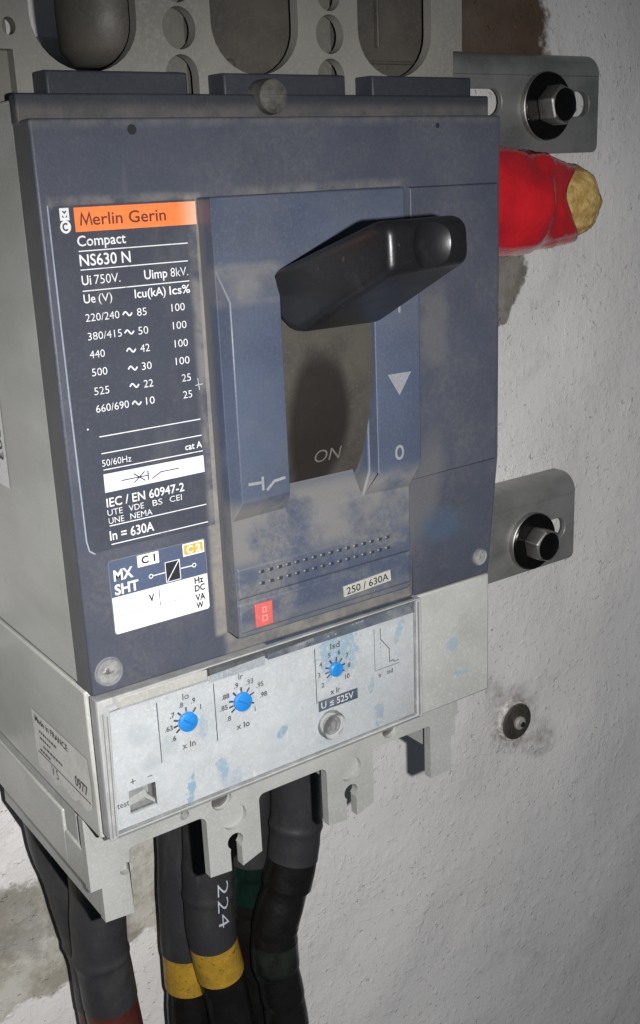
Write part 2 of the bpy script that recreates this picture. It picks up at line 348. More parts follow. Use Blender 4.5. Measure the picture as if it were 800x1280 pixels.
class MB:
    def __init__(s): s.bm = bmesh.new()
    def faces(s, pts, fs):
        vs_ = [s.bm.verts.new(V(*p)) for p in pts]
        for f in fs: s.bm.faces.new([vs_[i] for i in f])
        return s
    def box(s, x0, x1, d0, d1, y0, y1):
        p = [(x, d, y) for y in (y0, y1) for d in (d0, d1) for x in (x0, x1)]
        return s.faces(p, [(0, 1, 3, 2), (4, 6, 7, 5), (0, 4, 5, 1), (2, 3, 7, 6), (0, 2, 6, 4), (1, 5, 7, 3)])
    def prism(s, pts, y0, y1):             # outline in x/d, from y0 (front) to y1
        n = len(pts)
        p = [(x, d, y0) for x, d in pts] + [(x, d, y1) for x, d in pts]
        return s.faces(p, [tuple(range(n)), tuple(range(2 * n - 1, n - 1, -1))] + [(i, (i + 1) % n, n + (i + 1) % n, n + i) for i in range(n)])
    def frustum(s, a, ya, b_, yb):         # outline a at ya (front) to outline b at yb
        n = len(a); p = [(x, d, ya) for x, d in a] + [(x, d, yb) for x, d in b_]
        return s.faces(p, [tuple(range(n)), tuple(range(2 * n - 1, n - 1, -1))] + [(i, (i + 1) % n, n + (i + 1) % n, n + i) for i in range(n)])
    def lathe(s, cx, cd_, prof, n=40, ang=0):     # prof: (r, y) list, front first
        rings = []
        for r, y in prof:
            if r < 1e-6: rings.append([s.bm.verts.new(V(cx, cd_, y))])
            else: rings.append([s.bm.verts.new(V(cx + r * math.cos(ang + 2 * PI * i / n), cd_ + r * math.sin(ang + 2 * PI * i / n), y)) for i in range(n)])
        for a, b_ in zip(rings, rings[1:]):
            for i in range(n):
                j = (i + 1) % n
                if len(a) == 1 and len(b_) == 1: continue
                if len(a) == 1: s.bm.faces.new((a[0], b_[i], b_[j]))
                elif len(b_) == 1: s.bm.faces.new((a[i], a[j], b_[0]))
                else: s.bm.faces.new((a[i], a[j], b_[j], b_[i]))
        if len(rings[0]) > 1: s.bm.faces.new(rings[0])
        if len(rings[-1]) > 1: s.bm.faces.new(list(reversed(rings[-1])))
        return s
    def stroke(s, pts, wd, y, th=.05, closed=False):
        n = len(pts); L, R_ = [], []
        for i, (x, d) in enumerate(pts):
            if closed: a, c = pts[i - 1], pts[(i + 1) % n]
            else: a, c = pts[max(0, i - 1)], pts[min(n - 1, i + 1)]
            t1 = Vector((x - a[0], d - a[1])); t2 = Vector((c[0] - x, c[1] - d))
            t1 = t1.normalized() if t1.length else t2.normalized(); t2 = t2.normalized() if t2.length else t1
            t = (t1 + t2); t = t.normalized() if t.length > 1e-6 else t1
            k = min(2.5, 1 / max(.3, t.dot(t1))); nx, nd = -t.y * wd / 2 * k, t.x * wd / 2 * k
            L.append((x + nx, d + nd)); R_.append((x - nx, d - nd))
        m_ = n if closed else n - 1
        p = [(x, d, y) for x, d in L] + [(x, d, y) for x, d in R_]
        s.faces(p, [(i, (i + 1) % n, n + (i + 1) % n, n + i) for i in range(m_)])
        return s
    def text(s, txt, x, d, w_, h, y, bold=0., place=None, rot=0):
        cu = bpy.data.curves.new('t', 'FONT'); cu.body = txt; cu.size = 1; cu.offset = bold; cu.resolution_u = 3
        o = bpy.data.objects.new('t', cu); C.objects.link(o)
        dg = bpy.context.evaluated_depsgraph_get(); me = bpy.data.meshes.new_from_object(o.evaluated_get(dg))
        bpy.data.objects.remove(o); bpy.data.curves.remove(cu)
        xs = [v.co.x for v in me.vertices]; x0, x1 = min(xs), max(xs)
        sx = w_ / (x1 - x0) if w_ else h / CAP
        sy = h / CAP
        cr, sr = math.cos(math.radians(rot)), math.sin(math.radians(rot))
        for v in me.vertices:
            lx, ly = (v.co.x - x0) * sx, v.co.y * sy
            lx, ly = lx * cr - ly * sr, lx * sr + ly * cr
            v.co = place(lx, ly) if place else V(x + lx, d - ly, y)
        s.bm.from_mesh(me); bpy.data.meshes.remove(me)
        return s
    def build(s, name, material, parent=None, bevel=0, seg=2, smooth=35, base=None, merge=True):
        if merge: bmesh.ops.remove_doubles(s.bm, verts=s.bm.verts, dist=1e-7)
        bmesh.ops.recalc_face_normals(s.bm, faces=s.bm.faces)
        me = bpy.data.meshes.new(name); s.bm.to_mesh(me); s.bm.free()
        return finish(me, name, material, parent, bevel, seg, smooth, base)
    def flat(s, name, material, parent):          # print lying on a surface, facing the viewer
        for f in s.bm.faces:
            f.normal_update()
            if f.normal.y > 0: f.normal_flip()
        me = bpy.data.meshes.new(name); s.bm.to_mesh(me); s.bm.free()
        return finish(me, name, material, parent, smooth=0)
def cap_height():
    cu = bpy.data.curves.new('t', 'FONT'); cu.body = 'H'; o = bpy.data.objects.new('t', cu); C.objects.link(o)
    dg = bpy.context.evaluated_depsgraph_get(); me = bpy.data.meshes.new_from_object(o.evaluated_get(dg))
    h = max(v.co.y for v in me.vertices); bpy.data.objects.remove(o); bpy.data.curves.remove(cu); bpy.data.meshes.remove(me)
    return h
CAP = cap_height()
def circle(cx, cd_, rx, rd=None, n=28, a0=0, a1=360):
    rd = rd or rx
    full = abs(a1 - a0) >= 360
    k = n if full else n + 1
    return [(cx + rx * math.cos(math.radians(a0 + (a1 - a0) * i / n)), cd_ + rd * math.sin(math.radians(a0 + (a1 - a0) * i / n))) for i in range(k)]
def rrect(x0, x1, d0, d1, r, n=5):
    p = []
    for cx, cy, a in ((x1 - r, d0 + r, -90), (x1 - r, d1 - r, 0), (x0 + r, d1 - r, 90), (x0 + r, d0 + r, 180)):
        p += circle(cx, cy, r, n=n, a0=a, a1=a + 90)
    return p
def plate_mesh(outer, holes, y0, y1):
    """flat plate with cut-outs: filled 2D curve extruded, as bmesh in device space"""
    cu = bpy.data.curves.new('p', 'CURVE'); cu.dimensions = '2D'; cu.fill_mode = 'BOTH'
    for lp in [outer] + holes:
        sp = cu.splines.new('POLY'); sp.points.add(len(lp) - 1); sp.use_cyclic_u = True
        for q, (x, d) in zip(sp.points, lp): q.co = (x, -d, 0, 1)
    cu.extrude = (y1 - y0) / 2
    o = bpy.data.objects.new('p', cu); C.objects.link(o)
    dg = bpy.context.evaluated_depsgraph_get(); me = bpy.data.meshes.new_from_object(o.evaluated_get(dg))
    bpy.data.objects.remove(o); bpy.data.curves.remove(cu)
    ym = (y0 + y1) / 2
    for v in me.vertices: v.co = V(v.co.x, -v.co.y, ym - v.co.z)
    mb = MB(); mb.bm.from_mesh(me); bpy.data.meshes.remove(me)
    bmesh.ops.remove_doubles(mb.bm, verts=mb.bm.verts, dist=1e-6)
    bmesh.ops.dissolve_limit(mb.bm, angle_limit=.01, verts=mb.bm.verts, edges=mb.bm.edges)
    return mb
def cut(target, cutter):
    """subtract cutter from target for good (cutter is removed)"""
    bpy.context.view_layer.update()
    md = target.modifiers.new('cut', 'BOOLEAN'); md.object = cutter; md.operation = 'DIFFERENCE'; md.solver = 'EXACT'
    dg = bpy.context.evaluated_depsgraph_get(); me = bpy.data.meshes.new_from_object(target.evaluated_get(dg))
    target.modifiers.clear(); old = target.data; target.data = me; bpy.data.meshes.remove(old)
    cm = cutter.data; bpy.data.objects.remove(cutter); bpy.data.meshes.remove(cm)
    for p in me.polygons: p.use_smooth = True
    me.set_sharp_from_angle(angle=math.radians(30))

# ------------------------------------------------------------------ the wall behind
WY = 125.
mb = MB(); nx_, nz_ = 90, 100
for j in range(nz_ + 1):
    for i in range(nx_ + 1):
        x = -260 + 1000 * i / nx_; d = -400 + 1300 * j / nz_
        mb.bm.verts.new(V(x, d, WY - 1.6 * mnoise.fractal(Vector((x * .02, d * .02, 3)), 1., 2., 3)))
mb.bm.verts.ensure_lookup_table()
for j in range(nz_):
    for i in range(nx_):
        a = j * (nx_ + 1) + i; q = [mb.bm.verts[k] for k in (a, a + nx_ + 1, a + nx_ + 2, a + 1)]
        mb.bm.faces.new(q)
o = mb.build('wall', M['wall'], smooth=180); o['kind'] = 'structure'

# ------------------------------------------------------------------ the circuit breaker
cb = thing('circuit_breaker', 'dusty blue and grey moulded circuit breaker with black toggle handle and three blue dials', 'circuit breaker', (70, 218, 105))
# grey case: body behind the cover, trip unit block, lower terminal body
mb = MB()
mb.box(0, 140, -4.5, 137, 9, 105)
case = mb.build('case', M['case'], cb, .8)
mb = MB(); mb.prism([(0, 138.2), (140, 138.2), (140, 180.6), (0, 181.6)], 6, 104.5)
mb.build('trip_unit_body', M['case'], cb, .6)
MB().prism([(107.4, 139.8), (139.9, 139.8), (139.9, 181), (107.4, 181)], 4, 7).build('trip_unit_side_cover', M['grey'], cb, .5)
# stickers on the left side of the case
sl = MB()
ragged = [(9.2, 158.9), (30, 159.1), (49, 159.4), (48.6, 164), (48.9, 172), (48, 178.4), (40, 177.4), (36, 178.9), (30, 176.6), (22, 177.6), (18, 175.2), (13, 176.6), (9.0, 173.8), (8.2, 166)]
sl.faces([(-.12, d, y) for y, d in ragged], [tuple(range(len(ragged)))])
o = sl.build('side_sticker', mat('grey_sticker', (.62, .61, .57), .5, var=.1, vs=120), cb, smooth=0)
sp = lambda y0, d0: (lambda lx, ly: V(-.2, d0 - ly, y0 - lx))
tx = MB()
tx.text('Made in FRANCE', 0, 0, 24, 1.9, 0, .02, sp(46.5, 162.4)); tx.text('0977', 0, 0, 8.6, 3.0, 0, .02, sp(19.5, 171.0)); tx.text('V 5', 0, 0, 5, 3, 0, 0, sp(37.5, 176))
for i, (a, b_) in enumerate(((44, 33), (44, 36), (42, 28), (45, 37))):
    d0 = 164.6 + i * 2.1
    y = a
    while y > b_:
        w_ = random.uniform(.7, 1.8); tx.faces([(-.2, d0, y), (-.2, d0, y - w_), (-.2, d0 + .75, y - w_), (-.2, d0 + .75, y)], [(0, 1, 2, 3)]); y -= w_ + .5
tx.faces([(-.2, 172.3, 47), (-.2, 172.3, 9.5), (-.2, 172.65, 9.5), (-.2, 172.65, 47)], [(0, 1, 2, 3)])
me_o = tx.build('sticker_print', M['ink_black'], o, smooth=0)
sl = MB(); sl.faces([(-.12, 66, 42), (-.12, 66, 75), (-.12, 91.5, 75), (-.12, 91.5, 42.3)], [(0, 1, 2, 3)])
o = sl.build('side_sticker', M['white'], cb, smooth=0)
tx = MB(); tx.text('1503', 0, 0, 11, 3.2, 0, .02, lambda lx, ly: V(-.2, 73 + lx, 44.2 + ly)); tx.text('A 27', 0, 0, 9, 2.6, 0, .02, lambda lx, ly: V(-.2, 76 + lx, 49.2 + ly))
tx.build('sticker_print', M['ink_black'], o, smooth=0)

# terminal frames, upper and lower: flange plates with slots, walls between the poles behind them
arch = lambda cx, r, dtop, dbot: [(cx - r, dtop), (cx + r, dtop)] + circle(cx, dbot - 12, r, 12, n=16, a0=0, a1=180)
outer = [(0, -37), (140.8, -37), (140.8, -18.6), (137.3, -18.6), (137.3, -2), (4.9, -2), (4.9, -15.8), (0, -15.8)]
def notch_out(base, arches):
    return base
holes = [arch(23, 13.4, -33, -11.2), arch(70, 13.2, -33, -11.2), arch(116, 13.2, -33, -11.2)]
for cx in (47.8, 93.4):
    holes += [circle(cx, -21.7, 4.6, 4.9), circle(cx, -31.4, 3.8, 4.0)]
    u = circle(cx, -10.8, 4.6, 4.9, n=14, a0=180, a1=360); holes.append(u + [(cx + 4.6, -4), (cx - 4.6, -4)])
holes.append(circle(4.6, -20.6, 1.6, 1.9, 16))
tf = plate_mesh(outer, holes, 17, 20.5)
tfo = tf.build('upper_terminal_frame', M['greytop'], cb, .5, 2)
mb = MB()
mb.bm.free()
for a, b_, y0, y1 in ((42.3, 53.3, 24, 62), (87.9, 98.9, 24, 62), (1, 5.5, 21, 104), (134.5, 139.5, 21, 104)):
    mb = MB(); mb.box(a, b_, -36.5, -4.6, y0, y1); mb.build('pole_wall', M['greydark'], tfo, .3)
mb = MB()
mb.prism(rrect(52, 92, -45, -7, 4), 26, 30); mb.prism(rrect(97.5, 136, -45, -7, 4), 27, 31)
mb.box(116.2, 117, -45, -20, 25.2, 27); mb.box(98, 136, -16.5, -15.6, 25.4, 27); mb.lathe(67, -14.5, [(0, 24.6), (1.2, 24.8), (1.6, 26.2)], 12)
mb.build('terminal_shield', M['inner'], cb, .5)
mb = MB(); prof = []
mb.lathe(0, 0, [(0, -12), (9, -11.5), (12.2, -8), (12.6, 0), (12.6, 60)], 32)
for v in mb.bm.verts:                       # stand the rounded post upright, its end down
    x, z, y = v.co.x * 1000, v.co.y * 1000, -v.co.z * 1000
    v.co = V(37.6 + x, -26 - z, 36 + y)
mb.build('terminal_post', M['inner'], cb, smooth=50)

# lower frame
o_ = [(.6, 183), (140.3, 183), (140.3, 197), (139.2, 197), (139.2, 204.5), (137.2, 204.5), (137.2, 217.6)]
o_ += [(127.7, 217.6), (127.7, 202)] + circle(126.2, 198.5, 1.5, n=4, a0=0, a1=-90) + circle(104.4, 199, 2, n=4, a0=-90, a1=-180) + [(102.4, 217)]
def prongs(cx):
    R0 = cx + 9.4; L0 = cx - 9.4
    return [(R0, 217.0), (cx + 2.2, 219.3), (cx + 2.2, 212.5), (cx + 2.7, 211.8)] + circle(cx + .1, 209.6, 2.8, n=12, a0=50, a1=-230) + [(cx - 1.9, 213), (cx - 1.9, 219.3), (L0, 218.6)]
o_ += prongs(93)[0:] + circle(81.1, 199.5, 2.5, n=4, a0=0, a1=-90) + circle(59.7, 199, 2, n=4, a0=-90, a1=-180)
o_ += prongs(48.3) + circle(36.4, 199.5, 2.5, n=4, a0=0, a1=-90) + circle(15.1, 199, 2, n=4, a0=-90, a1=-180) + [(13.1, 218.9), (4.0, 218.1), (4.0, 206.5), (.6, 206.5)]
hl = [circle(48.6, 201.2, 4.3, 4.3), circle(93.2, 201.2, 4.3, 4.3), circle(11.9, 203.4, 2., 2.), circle(32, 193.9, 1.5, 1.5), circle(44.6, 193.6, 3.5, 3.5), circle(110.1, 192.1, 3.4, 3.4)]
lf = plate_mesh(o_, hl, 19.8, 23)
lfo = lf.build('lower_terminal_frame', M['grey'], cb, .55, 2)
mb = MB()
mb.box(1.5, 139, 183, 196.0, 27, 103)
mb.build('terminal_block', M['grey'], lfo, .3)
for a, b_, d0, d1, y0 in ((43.1, 53.5, 190, 206.2, 21.6), (87.8, 98.2, 190, 206.2, 21.6), (4.1, 9, 183.2, 218, 23.2), (132, 137, 183.2, 210, 23.2), (9.1, 14.6, 196.3, 207, 22.2)):
    mb = MB(); mb.box(a, b_, d0, d1, y0, 102.5); mb.build('pole_wall', M['grey'], lfo, .3)
mb = MB()
mb.prism([(.7, 187.5), (4.05, 187.5), (4.05, 206.2), (.7, 206.2)], 36, 103.8)
mb.prism([(.7, 194.2), (4.05, 194.2), (4.05, 206.2), (.7, 206.2)], 23.1, 35.9)
mb.build('side_lip', M['case'], lfo, .5)
for x, d in ((44.6, 193.6), (110.1, 192.1)):
    mb = MB(); mb.lathe(x, d, [(0, 21.2), (2.2, 21.0), (3.3, 21.6), (3.4, 24)], 24); mb.box(x - 2.6, x + 2.6, d - .35, d + .35, 20.85, 21.1); mb.build('frame_screw', M['zinc'], lfo, 0)

# blue front cover
cv = MB()
cv.faces([(0, 0, 0), (105, 0, 0), (140, 0, 0), (140, 99.5, 0), (105, 100.5, 0), (105, 137.4, 0), (0, 137.4, 0), (140, 139.6, 4.2), (105.0, 139.2, 3.4)],
         [(0, 1, 4, 5, 6), (1, 2, 3, 4), (4, 3, 7, 8), (4, 8, 5)])
e = [ed for ed in cv.bm.edges if ed.is_boundary]
r_ = bmesh.ops.extrude_edge_only(cv.bm, edges=e)
for v in [v for v in r_['geom'] if isinstance(v, bmesh.types.BMVert)]: v.co.y = .0095
cover = cv.build('front_cover', M['blue'], cb, .7, 3)
# raised flat to the right of the handle block
mb = MB(); mb.frustum([(105.2, 18.6), (137.9, 18.6), (137.6, 99.6), (105.2, 100.2)], -1.3, [(104.6, 18.1), (138.6, 18.1), (138.4, 100.4), (104.6, 100.9)], .2)
mb.build('raised_panel', M['blue'], cover, .25)
# recessed strip along the top with three tabs
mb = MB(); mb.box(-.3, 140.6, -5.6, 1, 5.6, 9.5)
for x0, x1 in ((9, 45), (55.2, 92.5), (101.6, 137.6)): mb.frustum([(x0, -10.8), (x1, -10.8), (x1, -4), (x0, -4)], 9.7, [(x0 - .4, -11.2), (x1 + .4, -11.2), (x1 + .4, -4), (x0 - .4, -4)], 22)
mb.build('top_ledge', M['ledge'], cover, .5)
mb = MB(); mb.lathe(65.6, -5.0, [(0, 3.0), (3.0, 3.0), (4.1, 3.4), (4.3, 6), (4.3, 10)], 28); mb.box(62.0, 69.2, -5.4, -4.6, 2.85, 3.2)
mb.build('ledge_screw', M['screwdark'], cover, .2)
for x, d, r in ((24.3, 2.5, 1.15), (116.2, 2.5, .7)):
    mb = MB(); mb.lathe(x, d, [(0, -.02), (r, -.03), (r, .3)], 18); mb.build('pin_hole', M['hole'], cover)
for x, d, y0, r in ((4.9, 131.6, 0, 4.0), (135.0, 132.6, 3.2, 2.9)):
    mb = MB(); mb.lathe(x, d, [(r * .8, y0 - .35), (r * .92, y0 - .6), (r, y0 - .3), (r, y0 + .5), (r * .78, y0 + .4)], 30)
    so = mb.build('screw_cap', M['seal'], cover)
    mb = MB(); prof = [(r * .78 * k / 6, y0 - .08 - .5 * random.random() * (1 - k / 6)) for k in range(7)]
    mb.lathe(x, d, prof, 24)
    for v in mb.bm.verts: v.co.y += .0005 * mnoise.noise(v.co * 900)
    mb.build('cap_core', mat('cloudy_resin', (.17, .165, .155), .22, var=.6, vs=420, bump=.5, bs=500, bd=.001), cover, smooth=50)

# rating label
lb = MB(); lb.prism([(3.6, 18.4), (39.0, 18.4), (38.3, 99.9), (4.2, 99.9), (3.2, 98.4), (2.5, 30), (2.5, 20)], -.12, .05)
label = lb.build('rating_label', M['label'], cb, .0, smooth=0)
mb = MB(); mb.stroke([(2.1, 18.2), (2.3, 60), (2.7, 96.5), (3.2, 99.1), (4.6, 100.2)], .35, -.15)
mb.flat('label_edge', mat('pale_edge', (.25, .28, .34), .35, bump=0), label)
mb = MB(); mb.prism([(8.15, 18.9), (39.2, 18.9), (39.2, 24.2), (8.15, 24.2)], -.2, -.1)
strip = mb.build('brand_strip', M['orange'], label, smooth=0)
BY = -.28
mb = MB(); mb.text('erlin Gerin', 12.45, 22.85, 18.6, 2.62, BY, .012)
mb.stroke([(9.5, 22.85), (9.9, 20.25), (10.85, 22.5), (11.75, 20.25), (12.2, 22.85)], .46, BY); mb.flat('strip_lettering', M['ink_brown'], label)
T1 = [('Compact', 8.2, 27.35, 12, 2.25, 1), ('NS630 N', 8.3, 31.75, 12.7, 2.5, 1), ('Ui', 8.3, 36, 2.3, 2.1, 1), ('750V.', 11.4, 36, 6.5, 2.07, 0), ('Uimp', 24.1, 36, 6.1, 2.1, 1), ('8kV.', 31.1, 36, 4.7, 2.05, 0),
      ('Ue', 8.3, 40.1, 2.9, 1.95, 1), ('(V)', 12, 40.1, 3.4, 1.9, 0), ('Icu(kA)', 21.2, 40.1, 8.2, 1.94, 1), ('Ics%', 30.4, 40.15, 5.6, 1.95, 1),
      ('220/240', 8.3, 44.3, 8.5, 1.74, 0), ('85', 21.4, 44.3, 2.5, 1.78, 0), ('100', 30.6, 44.2, 3.6, 1.8, 0), ('380/415', 8.4, 48.6, 8.6, 1.74, 0), ('50', 21.3, 48.7, 2.6, 1.8, 0), ('100', 30.6, 48.5, 3.7, 1.8, 0),
      ('440', 8.4, 52.8, 3.8, 1.76, 0), ('42', 21.4, 52.9, 2.5, 1.8, 0), ('100', 30.7, 52.9, 3.6, 1.8, 0), ('500', 8.5, 57, 3.9, 1.78, 0), ('30', 21.4, 57.2, 2.6, 1.8, 0), ('100', 30.6, 57.2, 3.8, 1.8, 0),
      ('525', 8.6, 61.5, 3.8, 1.8, 0), ('22', 21.5, 61.5, 2.5, 1.8, 0), ('25', 31.9, 61.5, 2.5, 1.8, 0), ('660/690', 8.6, 65.7, 8.5, 1.8, 0), ('10', 21.7, 65.7, 2.3, 1.8, 0), ('25', 31.9, 65.7, 2.5, 1.8, 0),
      ('50/60Hz', 8.7, 78.9, 7.7, 1.62, 0), ('cat A', 31.3, 78.8, 4.8, 1.65, 1), ('IEC / EN 60947-2', 8.8, 89.1, 21.3, 2.15, 1), ('UTE', 8.8, 91.3, 4, 1.5, 0), ('VDE', 14.5, 91.3, 4.1, 1.5, 0), ('BS', 21, 91.3, 2.7, 1.5, 0), ('CEI', 25.8, 91.3, 3.4, 1.5, 0),
      ('UNE', 8.9, 93.4, 4.1, 1.5, 0), ('NEMA', 14.7, 93.4, 6, 1.5, 0), ('In = 630A', 8.8, 97.6, 12, 2.35, 1)]
mb = MB()
for t, x, d, w_, h, bo in T1: mb.text(t, x, d, w_, h, BY, .011 if bo else -.006)
for x, d in ((18.9, 43.5), (18.95, 47.8), (19, 52.1), (19, 56.4), (19, 60.6), (19.2, 64.9)):
    mb.stroke([(x - 1.2 + 2.4 * i / 14, d - .48 * math.sin(2 * PI * (i / 14 * 1.12 - .06))) for i in range(15)], .36, BY)
mb.flat('lettering', M['ink_white'], label)
for d, xa, xb in ((28.45, 8.3, 36.3), (32.6, 8.3, 36), (37.35, 8.3, 36), (71.55, 8.7, 36.2), (75.7, 8.8, 36.2), (79.75, 8.9, 36.2), (93.9, 9, 36.1), (98.65, 9, 36.2)):
    mb = MB(); mb.stroke([(xa, d), (xb, d)], .24, BY); mb.flat('rule_line', M['ink_white'], label)
mb = MB()
mb.stroke([(36.3, 61.2), (36.6, 64.2)], .12, BY); mb.stroke([(35.5, 62.9), (36.3, 62.85)], .12, BY); mb.stroke([(36.7, 62.85), (37.6, 62.8)], .12, BY)
mb.flat('scratch_mark', M['ink_white'], label)
mb = MB(); mb.stroke(circle(6, 69.3, .12, n=8), .2, BY, closed=True); mb.flat('paint_dot', M['ink_white'], label)
# emblem beside the strip
mb = MB(); mb.prism([(4.75, 18.85), (6.95, 18.85), (6.95, 21.55), (4.75, 21.55)], -.2, -.1); mb.prism(circle(5.85, 22.95, 1.28, 1.42), -.21, -.1); mb.build('emblem', M['ink_white'], label, smooth=0)
mb = MB(); mb.faces([(5.3, 19.5, BY), (5.85, 20.2, BY), (6.4, 19.5, BY), (6.1, 19.4, BY), (5.85, 19.7, BY), (5.6, 19.4, BY)], [(0, 1, 4, 5), (1, 2, 3, 4)])
mb.faces([(5.25, 20.3, BY), (5.75, 20.9, BY), (5.25, 20.9, BY)], [(0, 1, 2)]); mb.faces([(6.45, 20.3, BY), (5.95, 20.9, BY), (6.45, 20.9, BY)], [(0, 1, 2)])
mb.stroke(circle(5.85, 22.95, .62, .72, n=14, a0=-45, a1=-315), .38, BY); mb.flat('emblem_mark', M['label'], label)
mb = MB(); mb.prism([(8.8, 80.85), (36.3, 80.95), (36.35, 85.3), (8.8, 85.45)], -.2, -.1); mb.build('symbol_field', M['pale'], label, smooth=0)
mb = MB(); c0 = 83.2
mb.stroke([(13.3, c0), (20.4, c0)], .26, BY); mb.stroke([(16.6, c0 - 1.15), (19.6, c0 + 1.15)], .28, BY - .02); mb.stroke([(16.6, c0 + 1.15), (19.6, c0 - 1.15)], .28, BY - .04)
mb.stroke([(20.5, c0 - 1.2), (20.5, c0 + 1.2)], .3, BY); mb.stroke([(21.5, c0 + 1.05), (24, c0 - .2), (29, c0 - .2)], .26, BY)
mb.flat('breaker_symbol', M['ink_black'], label)

# shunt release label below it
lb = MB(); lb.prism(rrect(7.6, 34.9, 102.9, 122.4, .7, 3), -.12, .05)
aux = lb.build('release_label', M['mxblue'], cb, 0, smooth=0)
mb = MB(); ol = rrect(7.6, 34.9, 102.9, 122.4, .7, 3); mb.stroke(ol, .16, -.16, closed=True); mb.flat('label_border', M['ink_grey'], aux)
mb = MB(); mb.prism([(7.75, 112.55), (34.8, 112.55), (34.8, 121.8), (34.3, 122.3), (8.2, 122.3), (7.75, 121.8)], -.2, -.1)
mb.prism([(15.45, 103.2), (21.4, 103.2), (21.4, 106.3), (15.45, 106.3)], -.2, -.1); mb.prism([(28.3, 103.15), (34.5, 103.15), (34.5, 106.5), (28.3, 106.5)], -.2, -.1); mb.build('white_field', M['white'], aux, smooth=0)
mb = MB(); mb.prism([(28.65, 103.5), (34.15, 103.5), (34.15, 106.15), (28.65, 106.15)], -.23, -.19); mb.build('yellow_tag', M['yellow_tag'], aux, smooth=0)
mb = MB()
for t, x, d, w_, h in (('V', 17.6, 116.1, 1.6, 1.75), ('Hz', 30.9, 114.5, 2.7, 1.5), ('DC', 30.8, 116.7, 3.1, 1.5), ('VA', 30.8, 119.3, 3, 1.5), ('W', 30.9, 121.5, 2.2, 1.5), ('C 1', 16.5, 105.55, 3.9, 1.7)): mb.text(t, x, d, w_, h + .15, BY, .036)
mb.stroke([(20.65, 112.6), (20.65, 117.5)], .2, BY); mb.stroke([(8, 117.6), (34.7, 117.6)], .11, BY)
mb.flat('black_lettering', M['ink_black'], aux)
mb = MB(); mb.text('MX', 8.7, 108.2, 5.3, 2.65, BY, .03); mb.text('SHT', 8.6, 111.9, 6.6, 2.55, BY, .03); mb.text('C 2', 29.3, 105.75, 4.2, 1.8, BY, .05)
mb.stroke([(19.3, 109.4), (22.9, 109.35)], .28, BY); mb.stroke([(27.3, 109.35), (30.6, 109.4)], .28, BY)
mb.stroke(circle(18.75, 109.4, .5, n=14), .24, BY, closed=True); mb.stroke(circle(31.2, 109.4, .5, n=14), .24, BY, closed=True)
mb.stroke([(22.95, 106.8), (27.05, 106.8), (27.05, 112.1), (22.95, 112.1)], .2, BY, closed=True); mb.stroke([(23.3, 111.8), (26.8, 107)], .26, BY - .05)
mb.flat('white_lettering', M['ink_white'], aux)
mb = MB(); mb.prism([(23.05, 106.9), (26.95, 106.9), (26.95, 112), (23.05, 112)], -.2, -.1); mb.build('coil_symbol', M['ink_black'], aux, smooth=0)

# handle block in the middle of the cover
NX0, NX1 = 39.6, 98.6
ns = plate_mesh([(NX0, 18.1), (NX1, 17.9), (NX1, 130.2), (97.2, 131.0), (NX0, 130.8)], [[(55.8, 38), (84.2, 38), (84.2, 93), (82, 99), (57, 99), (55.8, 93)]], -6.6, .3)
nose = ns.build('handle_surround', M['nose'], cb, .55, 2)
mb = MB()
# left pillar with sloped top, left and foot
mb.faces([(39.7, 34.8, -6.5), (55.7, 34.6, -6.5), (55.75, 42.3, -10), (41.2, 42.5, -10), (41.2, 92.9, -10), (55.75, 92.6, -10), (56.6, 97.8, -6.5), (39.7, 98.3, -6.5), (55.75, 92.6, 0), (55.75, 42.3, 0)],
         [(0, 1, 2, 3), (0, 3, 4, 7), (3, 2, 5, 4), (4, 5, 6, 7), (2, 9, 8, 5)])
# right pillar
mb.faces([(84.3, 34.6, -6.5), (101.5, 34.6, -6.0), (100.4, 42.3, -10), (85.0, 42.3, -10), (85.0, 93, -10), (100.2, 93, -10), (98.5, 100.2, -6.5), (82.2, 99.6, -6.5), (84.2, 93, 0), (84.2, 42.3, 0), (102.4, 34.6, .2), (102.0, 97.4, .2), (98.4, 101.2, .2)],
         [(0, 1, 2, 3), (3, 2, 5, 4), (4, 5, 6, 7), (3, 4, 8, 9), (1, 10, 11, 5, 2), (5, 11, 12, 6)])
# ramp under the slot
mb.faces([(56.4, 93, -1.5), (82.4, 93, -1.5), (81.3, 99.4, -6.7), (55.6, 99.6, -6.7)], [(0, 1, 2, 3)])
mb.build('pillar', M['nose'], nose, .3)
mb = MB()   # lower ridges
mb.frustum([(40.2, 111.4), (97.9, 111.2), (97.9, 118.9), (40.2, 119.1)], -7.3, [(39.75, 110.6), (98.4, 110.4), (98.4, 119.7), (39.75, 119.9)], -6.5)
mb.frustum([(40.3, 121.2), (97.8, 121), (97.8, 128.6), (40.3, 128.8)], -7.0, [(39.9, 120.7), (98.2, 120.5), (98.2, 129.3), (39.9, 129.5)], -6.5)
mb.build('ridge', M['nose'], nose, .25)
mb = MB(); mg = MB()
for r_i, d in enumerate((113.2, 116.4)):
    for i in range(16):
        x = 46.8 + i * 2.82
        mb.prism([(x, d - .45), (x + 1.2, d - .45), (x + 1.2, d + .45), (x, d + .45)], -7.36, -7.2)
        mg.prism([(x - .45, d - .4), (x + .1, d - .4), (x + .1, d + .1), (x - .45, d + .1)], -7.5, -7.2)
mb.build('vent_row', M['vent'], nose, smooth=0); mg.build('vent_glint', M['ink_pillar'], nose, .1)  # pale pips paint a glint at the corner of each vent hole
mb = MB(); q = [(73.5, 124.2), (90.2, 123.2), (90.5, 126.5), (73.7, 127.35)]
mb.prism(q, -7.5, -6.9); mb.build('current_plate', mat('grey_beige_tag', (.36, .36, .32), .5), nose, .1)
